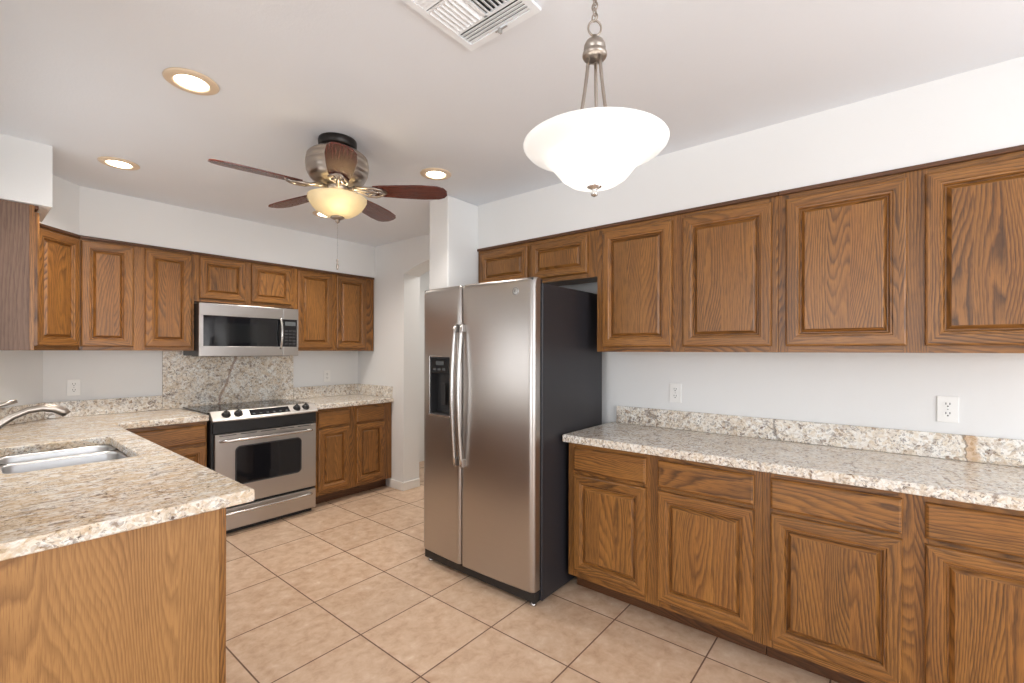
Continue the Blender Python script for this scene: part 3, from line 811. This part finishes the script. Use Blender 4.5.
v = thing('air_vent', 'white square air vent in the ceiling at the top edge', 'vent', (1.03, 1.005, CEIL))
S = .156
m = MB()
for a in range(4):
    m.prism([(-S, S), (S, S), (S - .024, S - .024), (-S + .024, S - .024)], -.010, -.001, 0, matrix=Matrix.Rotation(a * PI / 2, 4, 'Z'))
m.box(.060, .070, -S + .02, S - .02, -.009, -.001).box(-.072, -.062, -S + .02, S - .02, -.009, -.001).box(-.066, .066, -.006, .006, -.009, -.001)
m.build('frame', VENTW, v)
MB().box(-S + .01, S - .01, -S + .01, S - .01, -.0022, -.0008).build('duct_backing', SLOT, v)
def slat(m, x0, x1, y0, y1, tilt, axis):
    cx, cy = (x0 + x1) / 2, (y0 + y1) / 2
    m.box(-(x1 - x0) / 2, (x1 - x0) / 2, -(y1 - y0) / 2, (y1 - y0) / 2, -.0006, .0006, matrix=Matrix.Translation((cx, cy, -.007)) @ Matrix.Rotation(tilt, 4, axis))
for k in range(4):                        # long blades along the side nearest the fan
    m = MB(); x = .083 + k * .0135; slat(m, x - .008, x + .008, -S + .022, S - .022, -.35, 'Y'); m.build('louvre', VENTW, v)
    m = MB(); x = -.085 - k * .0135; slat(m, x - .008, x + .008, -S + .022, S - .022, .45, 'Y'); m.build('louvre', VENTW, v)
for k in range(7):
    m = MB(); y = .018 + k * .0175; slat(m, -.062, .060, y - .0085, y + .0085, -.6, 'X'); m.build('louvre', VENTW, v)
    m = MB(); y = -.018 - k * .0175; slat(m, -.062, .060, y - .0085, y + .0085, .55, 'X'); m.build('louvre', VENTW, v)
MB().box(.128, .142, -.004, .004, -.024, -.009, .001).box(.132, .138, -.03, .02, -.014, -.010, .001).build('damper_lever', SILV, v)

FC = (1.268, 2.214)
fan = thing('ceiling_fan', 'five-blade ceiling fan with dark wood blades and amber light bowl', 'ceiling fan', (*FC, CEIL))
MB().lathe([(0, -.001), (.094, -.001), (.096, -.010), (.094, -.036), (.088, -.042), (0, -.042)], 40).build('ceiling_mount', BRONZE, fan)
MB().lathe([(0, -.040), (.070, -.042), (.085, -.055), (.120, -.066), (.142, -.082), (.150, -.092), (.146, -.096), (.153, -.104), (.156, -.124), (.152, -.128), (.157, -.136), (.154, -.158), (.152, -.172), (.147, -.176), (.147, -.184), (.134, -.206), (.108, -.224), (.070, -.234), (0, -.236)], 48).build('motor_housing', NICKEL, fan)
MB().lathe([(0, -.234), (.052, -.234), (.056, -.242), (.056, -.262), (.046, -.270), (.046, -.290), (.060, -.296), (.060, -.302), (.020, -.306), (.012, -.312), (.010, -.398), (0, -.398)], 40).build('light_fitter', NICKEL, fan)
MB().lathe([(.143, -.298), (.147, -.300), (.147, -.306), (.141, -.326), (.126, -.350), (.104, -.372), (.076, -.389), (.045, -.399), (.011, -.403),
            (.011, -.399), (.044, -.395), (.074, -.385), (.101, -.368), (.122, -.347), (.137, -.324), (.143, -.306), (.143, -.298)], 48).build('glass_bowl', FGLASS, fan)
for k in range(3):
    a = math.radians(40 + 120 * k)
    MB().tube([(.05 * math.cos(a), .05 * math.sin(a), -.299), (.146 * math.cos(a), .146 * math.sin(a), -.301)], .004, 8).build('bowl_arm', NICKEL, fan)
MB().lathe([(0, -.399), (.034, -.399), (.036, -.406), (.024, -.412), (.010, -.418), (.012, -.426), (0, -.434)], 28).build('finial', NICKEL, fan)
for k in range(2):
    point('fan_bulb_light', (FC[0] + (-.030, .05)[k], FC[1] + (-.066, .06)[k], CEIL - .338), (1.1, .4)[k], (1, .84, .58), .03)
for k in range(5):
    a = math.radians(-46 + 72 * k)
    R = Matrix.Rotation(a, 4, 'Z') @ Matrix.Translation((0, 0, -.258)) @ Matrix.Rotation(math.radians(-11), 4, 'X')
    pts = [(.185, -.045), (.22, -.052), (.32, -.062), (.44, -.068), (.52, -.062), (.552, -.046), (.568, -.018), (.568, .018), (.552, .046), (.52, .062), (.44, .068), (.32, .062), (.22, .052), (.185, .045)]
    bl = MB().prism(pts, -.0035, .0035, .0015, 0).build('blade', BLADE, fan); bl.matrix_local = R
    ir = MB()
    for sg in (-1, 1):
        ir.tube([(.085, sg * .012, .010), (.12, sg * .020, .002), (.15, sg * .040, -.008), (.19, sg * .044, -.010), (.225, sg * .028, -.009), (.245, sg * .006, -.008)], [.008, .008, .007, .007, .007, .006], 8)
        ir.tube([(.15, sg * .040, -.008), (.165, sg * .020, -.010), (.185, sg * .012, -.010), (.20, sg * .020, -.009)], .005, 8)
    ir.tube([(.06, 0, .006), (.10, 0, .004), (.15, 0, -.006), (.245, 0, -.0085)], [.011, .010, .007, .006], 8)
    ir.prism(rrect(.205, .255, -.022, .022, .018, 4), -.0085, -.0045)
    io = ir.build('blade_iron', NICKEL, bl)
    sc_ = MB()
    for px, py in ((.218, -.012), (.218, .012), (.243, 0)): sc_.lathe([(0, -.0118), (.004, -.0112), (.005, -.0085), (0, -.0085)], 10, px, py)
    sc_.build('screws', SILV, bl)
ch = MB()
for k in range(40): ch.lathe([(0, -.4345 - k * .0046), (.0019, -.4366 - k * .0046), (0, -.4387 - k * .0046)], 6, smooth=True)
ch.build('pull_chain', SILV, fan)
MB().lathe([(0, -.618), (.004, -.620), (.0055, -.630), (.0035, -.640), (.006, -.650), (.007, -.664), (.004, -.674), (0, -.676)], 14).build('chain_fob', NICKEL, fan)

PC = (1.116, 0.618)
pd = thing('pendant_light', 'white frosted glass bowl pendant hanging on a nickel chain', 'pendant light', (*PC, CEIL))
zz = lambda z: z - CEIL
MB().lathe([(0, -.001), (.062, -.001), (.064, -.008), (.050, -.020), (.018, -.028), (.010, -.036), (0, -.036)], 32).build('canopy', NICKEL, pd)
ch = MB(); ztop, zbot = -.034, zz(2.305); nl = 10; L = (ztop - zbot) / nl
for k in range(nl):
    zc = ztop - (k + .5) * L; lp = []
    for i in range(16):
        t = 2 * PI * i / 16; a_ = .0085 * math.cos(t); b_ = (L * .5 + .0035) * math.sin(t)
        lp.append((a_, 0, zc + b_) if k % 2 == 0 else (0, a_, zc + b_))
    ch.tube(lp, .0020, 7, closed=True)
ch.tube([(.003 * math.cos(i), .003 * math.sin(i), ztop - (ztop - zbot) * i / 20) for i in range(21)], .0016, 6)
ch.build('chain', NICKEL, pd)
MB().tube([(.0115 * math.cos(2 * PI * i / 24), -.0135 * math.cos(2 * PI * i / 24), zz(2.283) + .021 * math.sin(2 * PI * i / 24)) for i in range(24)], .0030, 8, closed=True).build('loop', NICKEL, pd)
MB().lathe([(0, zz(2.264)), (.006, zz(2.263)), (.007, zz(2.254)), (.014, zz(2.252)), (.024, zz(2.245)), (.029, zz(2.235)), (.030, zz(2.225)), (.027, zz(2.221)), (.027, zz(2.217)), (.033, zz(2.214)), (.034, zz(2.207)), (.031, zz(2.201)), (.020, zz(2.199)), (0, zz(2.199))], 32).build('cap', NICKEL, pd)
for k in range(3):
    a = math.radians(20 + 120 * k); pts = []
    for i in range(9):
        t = i / 8; rr = .018 + .040 * t ** 1.3; pts.append((rr * math.cos(a), rr * math.sin(a), zz(2.200 - .265 * t)))
    MB().tube(pts, .0048, 10).build('rod', NICKEL, pd)
MB().lathe([(0, zz(1.940)), (.060, zz(1.940)), (.062, zz(1.934)), (.050, zz(1.928)), (.016, zz(1.922)), (.008, zz(1.90)), (.006, zz(1.853)), (0, zz(1.853))], 32).build('lamp_holder', NICKEL, pd)
bowl_pt = lambda r_, z_: (r_ * .970, 1.846 + (z_ - 1.834) * .86)
o_ = [bowl_pt(*p) for p in [(.012, 1.834), (.040, 1.836), (.070, 1.845), (.092, 1.862), (.108, 1.883), (.124, 1.906), (.146, 1.926), (.172, 1.940), (.192, 1.952), (.201, 1.963), (.2025, 1.968)]]
i_ = [bowl_pt(*p) for p in [(.1995, 1.969), (.196, 1.963), (.186, 1.955), (.168, 1.945), (.142, 1.931), (.120, 1.911), (.104, 1.888), (.088, 1.867), (.067, 1.850), (.040, 1.841), (.012, 1.839)]]
MB().lathe([(a, zz(b)) for a, b in o_ + i_ + [o_[0]]], 64).build('glass_bowl', PGLASS, pd)
MB().lathe([(0, zz(1.856)), (.018, zz(1.850)), (.020, zz(1.845)), (.012, zz(1.841)), (.006, zz(1.836)), (.0095, zz(1.829)), (.009, zz(1.822)), (0, zz(1.817))], 24).build('finial', STEELH, pd)
point('pendant_bulb_light', (PC[0], PC[1], 1.912), 7, (1, .96, .91), .04)
hl = area('hall_fill_light', (3.6, 3.3, CEIL - .02), (0, 0, -1), .5, .5, 12, (1, .96, .9))  # added lamp to brighten hall and arch jamb; no fixture seen there
